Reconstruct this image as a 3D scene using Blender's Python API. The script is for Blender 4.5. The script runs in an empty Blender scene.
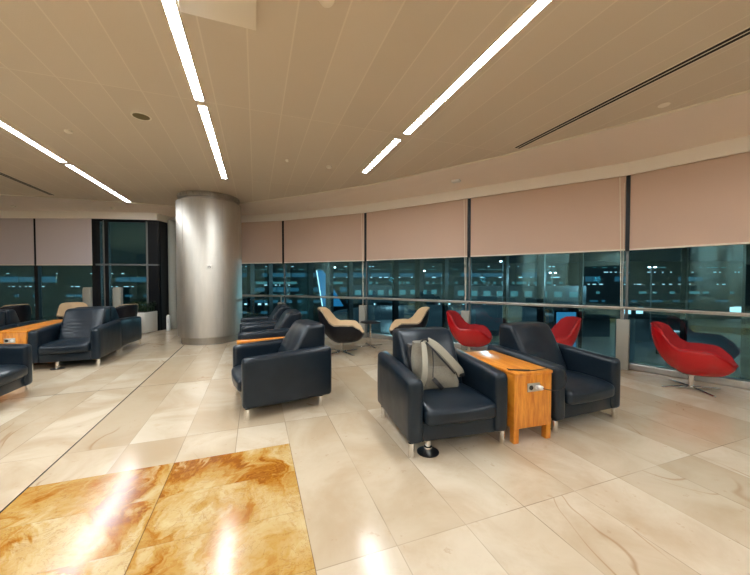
import bpy, bmesh, math, random
from mathutils import Vector, Matrix, noise
random.seed(7)
C = bpy.context.scene.collection
PI = math.pi
ROT = math.radians(20.16)
U = Vector((math.cos(ROT), math.sin(ROT), 0)); V = Vector((-math.sin(ROT), math.cos(ROT), 0))
def UV(u, v, z=0.0): return U*u + V*v + Vector((0, 0, z))
CEIL = 3.40

# ------------------------------------------------------------------ materials
class N:
    """tiny node-expression helper"""
    def __init__(s, mat): s.t = mat.node_tree; s.n = s.t.nodes; s.l = s.t.links
    def put(s, inp, v):
        if isinstance(v, bpy.types.NodeSocket): s.l.new(v, inp)
        elif v is not None: inp.default_value = v
    def m(s, op, a=None, b=None, c=None, clamp=False):
        n = s.n.new('ShaderNodeMath'); n.operation = op; n.use_clamp = clamp
        for i, v in enumerate((a, b, c)):
            if v is not None: s.put(n.inputs[i], v)
        return n.outputs[0]
    def vm(s, op, a, b=None):
        n = s.n.new('ShaderNodeVectorMath'); n.operation = op
        s.put(n.inputs[0], a)
        if b is not None: s.put(n.inputs[1], b)
        return n.outputs['Value'] if op == 'DOT_PRODUCT' else n.outputs[0]
    def comb(s, x, y, z=0.0):
        n = s.n.new('ShaderNodeCombineXYZ'); s.put(n.inputs[0], x); s.put(n.inputs[1], y); s.put(n.inputs[2], z); return n.outputs[0]
    def mix(s, f, a, b, mode='MIX'):
        n = s.n.new('ShaderNodeMix'); n.data_type = 'RGBA'; n.blend_type = mode
        s.put(n.inputs[0], f); s.put(n.inputs[6], col(a)); s.put(n.inputs[7], col(b)); return n.outputs[2]
    def noise(s, vec, scale, detail=4, rough=.55, dist=0.0, out='Fac'):
        n = s.n.new('ShaderNodeTexNoise'); s.put(n.inputs['Vector'], vec); n.inputs['Scale'].default_value = scale
        n.inputs['Detail'].default_value = detail; n.inputs['Roughness'].default_value = rough; n.inputs['Distortion'].default_value = dist
        return n.outputs[out]
    def white(s, vec, out='Value'):
        n = s.n.new('ShaderNodeTexWhiteNoise'); n.noise_dimensions = '3D'; s.put(n.inputs['Vector'], vec); return n.outputs[out]
    def ramp(s, f, stops):
        n = s.n.new('ShaderNodeValToRGB'); s.put(n.inputs[0], f); e = n.color_ramp.elements
        while len(e) < len(stops): e.new(.5)
        for i, (p, c) in enumerate(stops): e[i].position = p; e[i].color = col(c)
        return n.outputs[0]
    def step(s, v, a, b):  # smooth 0..1 between a and b
        n = s.n.new('ShaderNodeMapRange'); n.interpolation_type = 'SMOOTHSTEP'
        s.put(n.inputs[0], v); n.inputs[1].default_value = a; n.inputs[2].default_value = b; return n.outputs[0]
    def bump(s, h, strength=.3, dist=.01):
        n = s.n.new('ShaderNodeBump'); n.inputs['Strength'].default_value = strength; n.inputs['Distance'].default_value = dist
        s.put(n.inputs['Height'], h); return n.outputs[0]
def col(c):
    if isinstance(c, (tuple, list)) and len(c) == 3: return (*c, 1)
    return c
def srgb(r, g, b):
    f = lambda x: (x/255/12.92) if x/255 <= .04045 else ((x/255+.055)/1.055)**2.4
    return (f(r), f(g), f(b))
def mat(name, base=(.5,.5,.5), rough=.5, metal=0.0, **kw):
    m = bpy.data.materials.new(name); m.use_nodes = True
    b = m.node_tree.nodes['Principled BSDF']
    b.inputs['Base Color'].default_value = col(base); b.inputs['Roughness'].default_value = rough; b.inputs['Metallic'].default_value = metal
    for k, v in kw.items(): b.inputs[k].default_value = v
    return m
def tex(m): return m.node_tree.nodes.new('ShaderNodeTexCoord')
def B(m): return m.node_tree.nodes['Principled BSDF'].inputs
def emit(name, c, s):
    m = mat(name, (0,0,0), .5); B(m)['Emission Color'].default_value = col(c); B(m)['Emission Strength'].default_value = s; return m

def make_floor_mat():
    m = mat('stone_floor'); n = N(m); p = tex(m).outputs['Object']
    u = n.vm('DOT_PRODUCT', p, tuple(U)); v = n.vm('DOT_PRODUCT', p, tuple(V))
    T = .4433
    # pale limestone slabs
    iu = n.m('FLOOR', n.m('DIVIDE', n.m('SUBTRACT', u, .27), T)); fu = n.m('FRACT', n.m('DIVIDE', n.m('SUBTRACT', u, .27), T))
    iv = n.m('FLOOR', n.m('DIVIDE', n.m('SUBTRACT', v, 1.59), 1.81)); fv = n.m('FRACT', n.m('DIVIDE', n.m('SUBTRACT', v, 1.59), 1.81))
    # every slab pair cut in two along v at a cell-dependent place
    half = n.m('GREATER_THAN', fv, n.m('ADD', .5, n.m('MULTIPLY', .0, fv)))
    cell = n.comb(iu, iv, n.m('MULTIPLY', half, 0.0))
    rnd = n.white(cell); rnd2 = n.white(n.vm('ADD', cell, (7.3, 1.9, 4.4)), 'Color')
    loc = n.vm('ADD', n.comb(u, v, 0.0), n.vm('SCALE', rnd2, None)) if False else n.vm('ADD', n.comb(u, v, 0.0), n.vm('MULTIPLY', rnd2, (30, 30, 30)))
    big = n.noise(loc, 1.3, 5, .6, .8)
    base = n.mix(n.step(big, .3, .72), srgb(213,199,176), srgb(190,169,141))
    base = n.mix(n.m('MULTIPLY', n.step(rnd, .3, .9), .65), base, srgb(176,153,122))
    base = n.mix(n.m('MULTIPLY', n.step(n.noise(loc, 5, 6, .7, .5), .55, .75), .35), base, srgb(188,160,124))
    vein = n.m('ABSOLUTE', n.m('SUBTRACT', n.noise(n.vm('MULTIPLY', loc, (1.0, .55, 1)), 1.1, 3, .5, 1.2), .5))
    vmask = n.m('MULTIPLY', n.m('SUBTRACT', 1.0, n.step(vein, .0, .011)), n.step(n.noise(loc, .9, 2), .52, .62))
    base = n.mix(n.m('MULTIPLY', vmask, .55), base, srgb(150,108,68))
    base = n.mix(n.m('MULTIPLY', n.step(n.noise(loc, 14, 3, .6), .66, .74), .35), base, srgb(168,136,104))
    du = n.m('MULTIPLY', n.m('MINIMUM', fu, n.m('SUBTRACT', 1.0, fu)), T)
    dv = n.m('MULTIPLY', n.m('MINIMUM', fv, n.m('SUBTRACT', 1.0, fv)), 1.81)
    jn = n.m('SUBTRACT', 1.0, n.step(n.m('MINIMUM', du, dv), .0012, .0038))
    jbig = n.m('MULTIPLY', jn, n.m('ADD', .18, n.m('MULTIPLY', n.step(n.noise(p, 1.2, 2), .4, .62), .5)))
    base = n.mix(jbig, base, srgb(96,76,56))
    # golden onyx inlay
    W = .8867; H = .4433
    gu = n.m('DIVIDE', n.m('SUBTRACT', u, .27), W); gv = n.m('DIVIDE', n.m('SUBTRACT', v, 2.935), H)
    gcell = n.comb(n.m('FLOOR', gu), n.m('FLOOR', gv), 3.0)
    gr = n.white(gcell, 'Color')
    gl = n.vm('ADD', n.comb(u, v, 0.0), n.vm('MULTIPLY', gr, (23, 31, 17)))
    warp = n.noise(gl, 1.6, 5, .6, 1.0)
    band = n.noise(n.comb(n.m('ADD', n.m('MULTIPLY', u, 1.5), n.m('MULTIPLY', warp, 1.5)), n.m('MULTIPLY', v, .55), n.m('MULTIPLY', n.white(gcell), 9.0)), 1.7, 6, .62, .6)
    gold = n.ramp(band, [(.30, srgb(208,188,146)), (.42, srgb(198,170,118)), (.50, srgb(186,146,76)), (.565, srgb(168,108,28)), (.60, srgb(138,76,14)), (.64, srgb(172,114,38)), (.72, srgb(202,176,128))])
    fine = n.noise(gl, 26, 5, .7, .6)
    gold = n.mix(n.m('MULTIPLY', n.step(fine, .48, .7), .35), gold, srgb(170,106,30))
    ghair = n.m('ABSOLUTE', n.m('SUBTRACT', n.noise(gl, 4.5, 5, .65, 1.4), .5))
    gold = n.mix(n.m('MULTIPLY', n.m('SUBTRACT', 1.0, n.step(ghair, 0, .014)), .4), gold, srgb(140,84,26))
    gfu = n.m('FRACT', gu); gfv = n.m('FRACT', gv)
    gdu = n.m('MULTIPLY', n.m('MINIMUM', gfu, n.m('SUBTRACT', 1.0, gfu)), W); gdv = n.m('MULTIPLY', n.m('MINIMUM', gfv, n.m('SUBTRACT', 1.0, gfv)), H)
    gj = n.m('MAXIMUM', n.m('MULTIPLY', n.m('SUBTRACT', 1.0, n.step(gdu, .0015, .004)), .8), n.m('MULTIPLY', n.m('SUBTRACT', 1.0, n.step(gdv, .001, .003)), .3))
    gold = n.mix(gj, gold, srgb(92,66,30))
    inlay = n.m('MULTIPLY', n.m('MULTIPLY', n.m('GREATER_THAN', u, -1.5033), n.m('LESS_THAN', u, .27)), n.m('LESS_THAN', v, 2.935))
    c = n.mix(inlay, base, gold)
    # expansion joint
    ej = n.m('SUBTRACT', 1.0, n.step(n.m('ABSOLUTE', n.m('ADD', u, 1.507)), .004, .0085))
    ej2 = n.m('MULTIPLY', n.m('SUBTRACT', 1.0, n.step(n.m('ABSOLUTE', n.m('SUBTRACT', v, 5.21)), .003, .007)), .6)
    c = n.mix(n.m('MAXIMUM', ej, ej2), c, srgb(52,44,38))
    n.put(B(m)['Base Color'], c)
    n.put(B(m)['Roughness'], n.m('ADD', .11, n.m('MULTIPLY', n.noise(p, 3, 3), .12)))
    n.put(B(m)['Normal'], n.bump(n.noise(p, 2.0, 2), .05, .01))
    B(m)['Specular IOR Level'].default_value = .6
    return m

def make_ceiling_mat():
    m = mat('ceiling_panels', rough=.6); n = N(m); p = tex(m).outputs['Object']
    u = n.vm('DOT_PRODUCT', p, tuple(U)); v = n.vm('DOT_PRODUCT', p, tuple(V))
    fu = n.m('FRACT', n.m('DIVIDE', n.m('SUBTRACT', u, .3), .3475)); fv = n.m('FRACT', n.m('DIVIDE', n.m('SUBTRACT', v, 4.03), 2.87))
    du = n.m('MULTIPLY', n.m('MINIMUM', fu, n.m('SUBTRACT', 1.0, fu)), .3475); dv = n.m('MULTIPLY', n.m('MINIMUM', fv, n.m('SUBTRACT', 1.0, fv)), 2.87)
    seam = n.m('SUBTRACT', 1.0, n.step(n.m('MINIMUM', du, dv), .003, .009))
    tone = n.white(n.comb(n.m('FLOOR', n.m('DIVIDE', n.m('SUBTRACT', u, .3), .3475)), n.m('FLOOR', n.m('DIVIDE', n.m('SUBTRACT', v, 4.03), 2.87)), 1.0))
    c = n.mix(tone, srgb(216,204,186), srgb(221,209,191))
    c = n.mix(n.m('MULTIPLY', n.step(n.noise(p, 260, 1), .45, .6), .10), c, srgb(150,128,104))
    c = n.mix(n.m('MULTIPLY', seam, .6), c, srgb(236,226,208))
    n.put(B(m)['Base Color'], c); return m

def make_leather(name, base, hi):
    m = mat(name, rough=.36); n = N(m); p = tex(m).outputs['Object']
    n.put(B(m)['Base Color'], n.mix(n.step(n.noise(p, 3.5, 4), .35, .7), base, hi))
    B(m)['Roughness'].default_value = .30
    h = n.noise(p, 5, 1, .4)
    n.put(B(m)['Normal'], n.bump(h, .22, .02)); B(m)['Specular IOR Level'].default_value = .36
    return m
def make_wood():
    m = mat('orange_wood', rough=.32, **{'Coat Weight':.2,'Coat Roughness':.26}); n = N(m); p = tex(m).outputs['Object']
    g = n.noise(n.vm('MULTIPLY', p, (14, 1.2, 2.0)), 2.2, 6, .6, .9)
    g2 = n.noise(n.vm('MULTIPLY', p, (60, 3, 5)), 2.0, 3, .6)
    c = n.mix(n.step(g, .32, .7), srgb(228,152,52), srgb(198,112,30)); c = n.mix(n.m('MULTIPLY', n.step(g2, .5, .75), .3), c, srgb(150,76,20))
    n.put(B(m)['Base Color'], c); return m
def make_steel(name, base, rough, streak=True):
    m = mat(name, base, rough, 1.0); n = N(m); p = tex(m).outputs['Object']
    s = n.noise(n.vm('MULTIPLY', p, (2.2, 2.2, .35)), 3.0, 5, .6, .4)
    n.put(B(m)['Base Color'], n.mix(n.step(s, .3, .7), tuple(x*.86 for x in base), base))
    n.put(B(m)['Roughness'], n.m('ADD', rough-.06, n.m('MULTIPLY', s, .14)))
    n.put(B(m)['Normal'], n.bump(n.noise(n.vm('MULTIPLY', p, (1.5, 1.5, .8)), 2.5, 2), .06, .02))
    return m
def make_fabric(name, c1, c2, sc=300):
    m = mat(name, rough=.9); n = N(m); p = tex(m).outputs['Object']
    n.put(B(m)['Base Color'], n.mix(n.noise(p, sc, 2), c1, c2)); n.put(B(m)['Normal'], n.bump(n.noise(p, sc, 2), .15, .002)); return m
def make_glass():
    m = mat('coated_glass'); t = m.node_tree; t.nodes.clear(); n = N(m)
    o = t.nodes.new('ShaderNodeOutputMaterial'); mx = t.nodes.new('ShaderNodeMixShader')
    tr = t.nodes.new('ShaderNodeBsdfTransparent'); tr.inputs[0].default_value = (.72,.88,.92,1)
    gl = t.nodes.new('ShaderNodeBsdfGlossy'); gl.inputs['Roughness'].default_value = .015; gl.inputs[0].default_value = (.42,.80,.86,1)
    lw = t.nodes.new('ShaderNodeLayerWeight'); lw.inputs[0].default_value = .5
    f = n.m('ADD', .14, n.m('MULTIPLY', n.m('POWER', lw.outputs['Facing'], 4.0), .6))
    t.links.new(f, mx.inputs[0]); t.links.new(tr.outputs[0], mx.inputs[1]); t.links.new(gl.outputs[0], mx.inputs[2]); t.links.new(mx.outputs[0], o.inputs[0])
    return m

M = dict(
    floor=make_floor_mat(), ceiling=make_ceiling_mat(),
    navy=make_leather('navy_leather', (.0055,.0115,.0190), (.009,.018,.028)),
    wood=make_wood(), steel=make_steel('brushed_steel', (.62,.585,.52), .47), darksteel=make_steel('darker_steel', (.50,.47,.42), .35),
    chrome=mat('chrome', (.78,.77,.75), .12, 1.0), satin=mat('satin_metal', (.62,.61,.58), .35, 1.0),
    soffit=mat('soffit_paint', srgb(244,232,220), .6), lip=mat('lip_lit_paint', srgb(248,242,232), .6), wall=mat('wall_paint', srgb(205,198,186), .7),  # lip: paler than the soffit, the light it faces put into its colour
    trim=mat('trim_white', srgb(240,232,216), .5), greypost=mat('post_grey', srgb(158,158,148), .5), whitep=mat('white_lacquer', srgb(226,222,214), .4),
    blind=make_fabric('blind_fabric_tan', srgb(216,188,168), srgb(206,178,158)), blind_cool=make_fabric('blind_fabric_cool_lit', srgb(216,206,208), srgb(204,194,196)),  # greyer blind copy: cooler light on the left wall put into its colour
    frame=mat('window_frame_dark', (.006,.007,.009), .3, **{'Specular IOR Level':.3}), framegrey=mat('window_frame_grey', (.16,.17,.17), .4, .3),
    glass=make_glass(), black=mat('black_plastic', (.010,.010,.012), .4), white=mat('white_plastic', (.8,.8,.78), .35),
    red=mat('red_shell', (.42,.004,.007), .22), redpad=make_fabric('red_pad', (.36,.008,.011), (.28,.005,.008)),
    shell=mat('black_shell', (.008,.008,.011), .3, **{'Specular IOR Level':.3}), beige=make_fabric('beige_pad', srgb(214,186,148), srgb(200,172,134)),
    strip=emit('strip_light', (.90,.96,1.0), 54.0), bag=make_fabric('bag_canvas', srgb(142,137,124), srgb(112,107,95), 90), bagstrap=make_fabric('bag_strap', srgb(172,168,154), srgb(150,145,130), 160),
    grille=mat('speaker_grille', srgb(112,100,62), .6), slot=mat('slot_black', (.01,.01,.01), .8), leaf=mat('leaf_green', (.018,.05,.015), .45), soil=mat('potting_soil', (.02,.014,.01), .9),
    apron=mat('tarmac', (.06,.065,.07), .55), facade=mat('facade_panels', (.05,.065,.07), .6),
)

# ------------------------------------------------------------------ mesh helpers
def link(name, bm, m, parent=None, smooth=True, loc=None, rz=0.0, bevel=None):
    me = bpy.data.meshes.new(name); bmesh.ops.recalc_face_normals(bm, faces=bm.faces); bm.to_mesh(me); bm.free()
    if smooth:
        for p in me.polygons: p.use_smooth = True
        me.set_sharp_from_angle(angle=math.radians(38))
    o = bpy.data.objects.new(name, me); C.objects.link(o)
    for mm in (m if isinstance(m, (list, tuple)) else [m]): me.materials.append(M[mm] if isinstance(mm, str) else mm)
    if parent: o.parent = parent
    if loc is not None: o.location = loc
    o.rotation_euler.z = rz
    return o
def thing(name, label, cat, loc=(0,0,0), rz=0.0, group=None):
    o = bpy.data.objects.new(name, None); C.objects.link(o); o.empty_display_size = .1
    o.location = loc; o.rotation_euler.z = rz; return tag(o, label, cat, group)
def tag(o, label, cat, group=None):
    o['label'] = label; o['category'] = cat
    if group: o['group'] = group
    return o
def struct(o): o['kind'] = 'structure'; return o
def nb(): return bmesh.new()
def box(bm, c, s, bev=0.0, seg=3, rz=0.0, fn=None, mtx=None):
    b = bmesh.new(); bmesh.ops.create_cube(b, size=1)
    for v in b.verts: v.co = Vector((v.co.x*s[0], v.co.y*s[1], v.co.z*s[2]))
    if bev > 0: bmesh.ops.bevel(b, geom=b.edges[:], offset=bev, segments=seg, profile=.5, affect='EDGES')
    if fn:
        for v in b.verts: v.co = Vector(fn(v.co))
    R = Matrix.Rotation(rz, 4, 'Z')
    for v in b.verts:
        v.co = (R @ v.co) + Vector(c)
        if mtx: v.co = mtx @ v.co
    me = bpy.data.meshes.new('t'); b.to_mesh(me); b.free(); bm.from_mesh(me); bpy.data.meshes.remove(me); return bm
def gridbox(bm, c, s, cuts, bev, fn):
    """box subdivided finely, softened, deformed by fn(local co)"""
    b = bmesh.new(); bmesh.ops.create_cube(b, size=1)
    for v in b.verts: v.co = Vector((v.co.x*s[0], v.co.y*s[1], v.co.z*s[2]))
    if bev > 0: bmesh.ops.bevel(b, geom=b.edges[:], offset=bev, segments=4, profile=.5, affect='EDGES')
    for ax in range(3):
        k = cuts[ax]
        for i in range(1, k):
            d = -s[ax]/2 + bev + (s[ax]-2*bev)*i/k
            no = [0,0,0]; no[ax] = 1; co = [0,0,0]; co[ax] = d
            bmesh.ops.bisect_plane(b, geom=b.verts[:]+b.edges[:]+b.faces[:], plane_co=co, plane_no=no)
    for v in b.verts: v.co = Vector(fn(v.co)) + Vector(c)
    me = bpy.data.meshes.new('t'); b.to_mesh(me); b.free(); bm.from_mesh(me); bpy.data.meshes.remove(me); return bm
def lathe(bm, prof, seg=32, c=(0,0,0)):
    rings = []
    for r, z in prof:
        rings.append([bm.verts.new((c[0]+r*math.cos(2*PI*i/seg), c[1]+r*math.sin(2*PI*i/seg), c[2]+z)) for i in range(seg)])
    for a, b in zip(rings, rings[1:]):
        for i in range(seg): bm.faces.new((a[i], a[(i+1)%seg], b[(i+1)%seg], b[i]))
    bm.faces.new(rings[0][::-1]); bm.faces.new(rings[-1]); return bm
def tube(bm, pts, r, seg=10, flat=None):
    pts = [Vector(p) for p in pts]; rings = []; up = Vector((0,0,1)); 
    for i, p in enumerate(pts):
        t = (pts[min(i+1, len(pts)-1)] - pts[max(i-1, 0)]).normalized()
        a = t.cross(up); a = a.normalized() if a.length > 1e-3 else Vector((1,0,0)); b = a.cross(t).normalized()
        rr = r[i] if isinstance(r, (list, tuple)) else r
        w = flat if flat else rr
        rings.append([bm.verts.new(p + a*w*math.cos(2*PI*k/seg) + b*rr*math.sin(2*PI*k/seg)) for k in range(seg)])
    for x, y in zip(rings, rings[1:]):
        for k in range(seg): bm.faces.new((x[k], x[(k+1)%seg], y[(k+1)%seg], y[k]))
    bm.faces.new(rings[0][::-1]); bm.faces.new(rings[-1]); return bm
def cat(pts, n=8):
    pts = [Vector(p) for p in pts]; out = []
    P = [pts[0]*2-pts[1]] + pts + [pts[-1]*2-pts[-2]]
    for i in range(1, len(P)-2):
        for k in range(n):
            t = k/n; a, b, c, d = P[i-1:i+3]
            out.append(.5*((2*b)+(c-a)*t+(2*a-5*b+4*c-d)*t*t+(3*b-a-3*c+d)*t**3))
    out.append(pts[-1]); return out
def extr(bm, poly, z0, z1):
    a = [bm.verts.new((x, y, z0)) for x, y in poly]; b = [bm.verts.new((x, y, z1)) for x, y in poly]
    n = len(poly); bm.faces.new(a[::-1]); bm.faces.new(b)
    for i in range(n): bm.faces.new((a[i], a[(i+1)%n], b[(i+1)%n], b[i]))
    return bm
def copy_thing(root, loc, rz, label=None, group=None, swap=None):
    def cp(o, par):
        c = o.copy(); C.objects.link(c)
        if par: c.parent = par; c.matrix_parent_inverse = o.matrix_parent_inverse
        if swap and o.type == 'MESH' and o.data.materials and o.data.materials[0].name in swap:
            c.data = o.data.copy(); c.data.materials[0] = swap[o.data.materials[0].name]
        for ch in kids.get(o.name, []): cp(ch, c)
        return c
    kids = {}
    for o in C.objects:
        if o.parent: kids.setdefault(o.parent.name, []).append(o)
    r = cp(root, None); r.location = loc; r.rotation_euler.z = rz
    if label: r['label'] = label
    if group: r['group'] = group
    return r

# ------------------------------------------------------------------ camera
F = 325.0
cam = bpy.data.cameras.new('camera'); co = bpy.data.objects.new('camera', cam); C.objects.link(co)
cam.sensor_width = 36; cam.lens = F/750*36; cam.clip_start = .05; cam.clip_end = 500
co.location = (0, 0, 1.45); co.rotation_euler = (math.radians(90) - math.atan(7.7/F), 0, 0)
bpy.context.scene.camera = co

# ------------------------------------------------------------------ room shell
W = [(7.30,-2.0),(6.95,.95),(5.85,3.35),(4.15,5.35),(2.0,6.85),(-.2,8.3),(-2.6,9.4),(-5.15,9.95),(-6.25,10.05)]
room = [(7.3,-9),(7.30,-2.0),(6.95,.95),(5.85,3.35),(4.15,5.35),(2.0,6.85),(-.2,8.3),(-2.6,9.4),(-5.15,9.95),(-6.25,10.05),(-6.25,9.35),(-7.8,9.1),(-13,9.0),(-13,-9)]
def off(poly, i, d):
    a = Vector(poly[max(i-1,0)]); b = Vector(poly[min(i+1,len(poly)-1)]); t = (b-a).normalized(); n = Vector((-t.y, t.x))
    return Vector(poly[i]) + n*d
bm = nb(); extr(bm, [(x*1.0, y) for x, y in [(8.2,-9.2),(8.2,-2),(7.6,1.3),(6.4,3.7),(4.6,5.8),(2.3,7.3),(0,8.75),(-2.5,9.85),(-5.1,10.4),(-6.4,10.5),(-7.8,9.6),(-13.2,9.5),(-13.2,-9.2)]], -.3, 0)
struct(link('floor', bm, 'floor', smooth=False))
EDGE = [(6.2,-9),(6.1,-2.0),(5.5,.6),(4.75,2.1),(3.854,3.387),(3.122,4.09),(1.969,5.168),(-.061,6.665),(-1.7,7.55),(-3.353,8.303),(-4.4,8.6),(-5.286,8.638),(-6.193,8.197),(-8.525,7.437),(-13,6.3)]
bm = nb(); extr(bm, EDGE + [(-13,-9)], CEIL, CEIL+.12)
struct(link('ceiling', bm, 'ceiling', smooth=False))
# soffit ring and its lip
LIP = [(7.1,-9), tuple(off(W,0,.15)), tuple(off(W,1,.15)), tuple(off(W,2,.15)), tuple(off(W,3,.15)), tuple(off(W,4,.15)), tuple(off(W,5,.15)), tuple(off(W,6,.15)), (-4.2,9.60), (-5.15,9.78), (-6.12,9.86), (-6.13,9.18), (-7.75,8.93), (-10,8.88), (-13,8.85)]
E2 = EDGE[:]
bm = nb()
es = [bm.verts.new((x, y, CEIL-.02)) for x, y in E2]; ls = [bm.verts.new((x, y, 3.33)) for x, y in LIP]
eu = [bm.verts.new((x, y, CEIL+.12)) for x, y in E2]; lu = [bm.verts.new((x, y, 3.6)) for x, y in LIP]
for i in range(len(E2)-1):
    bm.faces.new((es[i], es[i+1], ls[i+1], ls[i])); bm.faces.new((eu[i], eu[i+1], lu[i+1], lu[i])); bm.faces.new((es[i], es[i+1], eu[i+1], eu[i])); bm.faces.new((ls[i], ls[i+1], lu[i+1], lu[i]))
struct(link('trim_1', bm, 'soffit', smooth=False))
def ribbon(name, pts, z0, z1, th, m):
    bm = nb(); n = len(pts)
    out = [Vector(p) for p in pts]; inn = [off(pts, i, -th) for i in range(n)]
    a = [bm.verts.new((*p, z0)) for p in out]; b = [bm.verts.new((*p, z1)) for p in out]
    c = [bm.verts.new((*p, z0)) for p in inn]; d = [bm.verts.new((*p, z1)) for p in inn]
    for i in range(n-1):
        for q in ((a[i],a[i+1],b[i+1],b[i]), (c[i],c[i+1],d[i+1],d[i]), (a[i],a[i+1],c[i+1],c[i]), (b[i],b[i+1],d[i+1],d[i])): bm.faces.new(q)
    bm.faces.new((a[0],b[0],d[0],c[0])); bm.faces.new((a[-1],b[-1],d[-1],c[-1]))
    return link(name, bm, m, smooth=False)
struct(ribbon('trim_2', LIP, 3.13, 3.345, .05, 'lip'))
struct(ribbon('trim_3', [tuple(off(EDGE, i, .012)) for i in range(len(EDGE))], CEIL-.022, CEIL+.0, .03, 'trim'))
# wall head above windows, back wall, side wall
struct(ribbon('wall_right', [(x, y) for x, y in W], 3.14, 3.6, .25, 'wall'))
struct(ribbon('wall_front', [(-6.3,9.40),(-7.8,9.12),(-13,9.03)], 3.14, 3.6, .25, 'wall'))
struct(ribbon('wall_left', [(-13,9.1),(-13,-9)], 0, 3.6, .2, 'wall'))
struct(ribbon('wall_back', [(-13,-9),(8.2,-9)], 0, 3.6, .2, 'wall'))
struct(ribbon('wall_side', [(7.3,-9),(7.3,-2.0)], 0, 3.6, .2, 'wall'))
# dark openings on the rear wall (seen only as reflections)
for k, (x, w) in enumerate([(-10.5,1.6),(-6.2,2.4),(-1.5,1.2),(2.6,2.2)]):
    bm = nb(); box(bm, (x, -8.95, 1.15), (w, .06, 2.3)); struct(link('door_%d' % (k+1), bm, 'frame', smooth=False))

# ------------------------------------------------------------------ windows
def seg_box(bm, a, b, z0, z1, th, inset=0.0, shift=0.0, bev=0.0):
    a = Vector(a); b = Vector(b); t = (b-a).normalized(); n = Vector((-t.y, t.x)); L = (b-a).length - 2*inset; mid = (a+b)/2 + n*shift
    box(bm, (mid.x, mid.y, (z0+z1)/2), (L, th, z1-z0), bev, 2, math.atan2(t.y, t.x))
blind_words = {2:'tan roller blind at the far right edge of the window wall', 3:'tan roller blind above the red chair and the right armchair', 4:'tan roller blind above the middle red chair',
               5:'tan roller blind above the beige swivel chair', 6:'narrow tan roller blind just right of the steel column', 1:'tan roller blind beyond the right edge', 7:'sliver of tan roller blind left of the steel column'}
blind_words = {1:'tan roller blind furthest right on the curved window wall, over the big red chair', 2:'wide tan roller blind second from right, ending by the white pull chain',
               3:'tan roller blind third from right, above the backpack armchair', 4:'tan roller blind fourth from right, above the black and beige swivel chair',
               5:'small tan roller blind on the right flank of the steel column', 6:'thin strip of tan roller blind on the left flank of the steel column', 0:'tan roller blind past the right edge of the window wall'}
wn = 0
for i in range(0, len(W)-1):
    a, b = W[i], W[i+1]; wn += 1
    bm = nb(); seg_box(bm, a, b, .10, 1.0, .02, .02, 0); seg_box(bm, a, b, 1.0, 3.14, .02, .02, 0)
    g = struct(link('window_%d' % wn, bm, 'glass', smooth=False))
    bm = nb(); seg_box(bm, a, b, 0, .10, .16, 0, .02, .01); seg_box(bm, a, b, .955, 1.0, .05, 0, 0)
    link('sill', bm, 'satin', g, smooth=False)
    bm = nb()
    for fr in (.25, .5, .75):
        q0 = Vector(a).lerp(Vector(b), fr); t_ = (Vector(b)-Vector(a)).normalized(); n_ = Vector((-t_.y, t_.x)); q0 = q0 - n_*.30; box(bm, (q0.x, q0.y, 1.6), (.06 if fr != .5 else .12, .22, 3.2), 0, 1, math.atan2(t_.y, t_.x))
    link('outer_fin', bm, 'frame', g, smooth=False)
    if 1 <= i:
        bm = nb(); seg_box(bm, a, b, 1.935, 3.16, .006, .035, .075)
        bl = link('roller_blind', bm, 'blind', smooth=False); tag(bl, blind_words.get(i-1, blind_words[0]), 'blind', 'roller blinds of the curved window wall')
        bm = nb(); seg_box(bm, a, b, 1.925, 1.95, .022, .035, .075, .004); link('bottom_bar', bm, 'trim', bl)
for i in range(1, len(W)):
    p = Vector(W[i]); t = (Vector(W[min(i+1,len(W)-1)])-Vector(W[i-1])).normalized(); rz = math.atan2(t.y, t.x)
    bm = nb(); box(bm, (p.x, p.y, 1.6), (.035, .09, 3.2), .004, 2, rz); struct(link('trim_%d' % (10+i), bm, 'framegrey'))
    bm = nb(); q = off(W, i, .07); box(bm, (q.x, q.y, 2.53), (.055, .05, 1.24), 0, 2, rz); struct(link('trim_%d' % (30+i), bm, 'frame'))
# handrail
rail = thing('handrail', 'long thin steel handrail running along the whole curved window wall', 'handrail')
rp = [(*off(W, i, .16), 1.0) for i in range(0, len(W)-1)]
bm = nb(); tube(bm, rp, .017, 10); link('rail', bm, 'satin', rail)
postw = {2:None, 3:'grey floor post beside the big red swivel chair, below the white pull chain', 4:'grey floor post behind the middle red swivel chair', 5:'grey floor post behind the round pedestal table, right of the black swivel chair',
         6:'grey floor post right of the steel column, behind the armchair row'}
for i in (3, 4, 5, 6):
    q = off(W, i, .16); t = (Vector(W[i+1])-Vector(W[i-1])).normalized(); rz = math.atan2(t.y, t.x)
    q = q + t*.03
    bm = nb(); tube(bm, [(q.x, q.y, .80), (q.x, q.y, .985)], .013, 10); link('bracket', bm, 'satin', rail)
    bm = nb(); box(bm, (q.x, q.y, .405), (.17, .12, .81), .012, 3, rz); tag(link('floor_post', bm, 'greypost'), postw[i], 'post', 'grey posts under the handrail')
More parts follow.
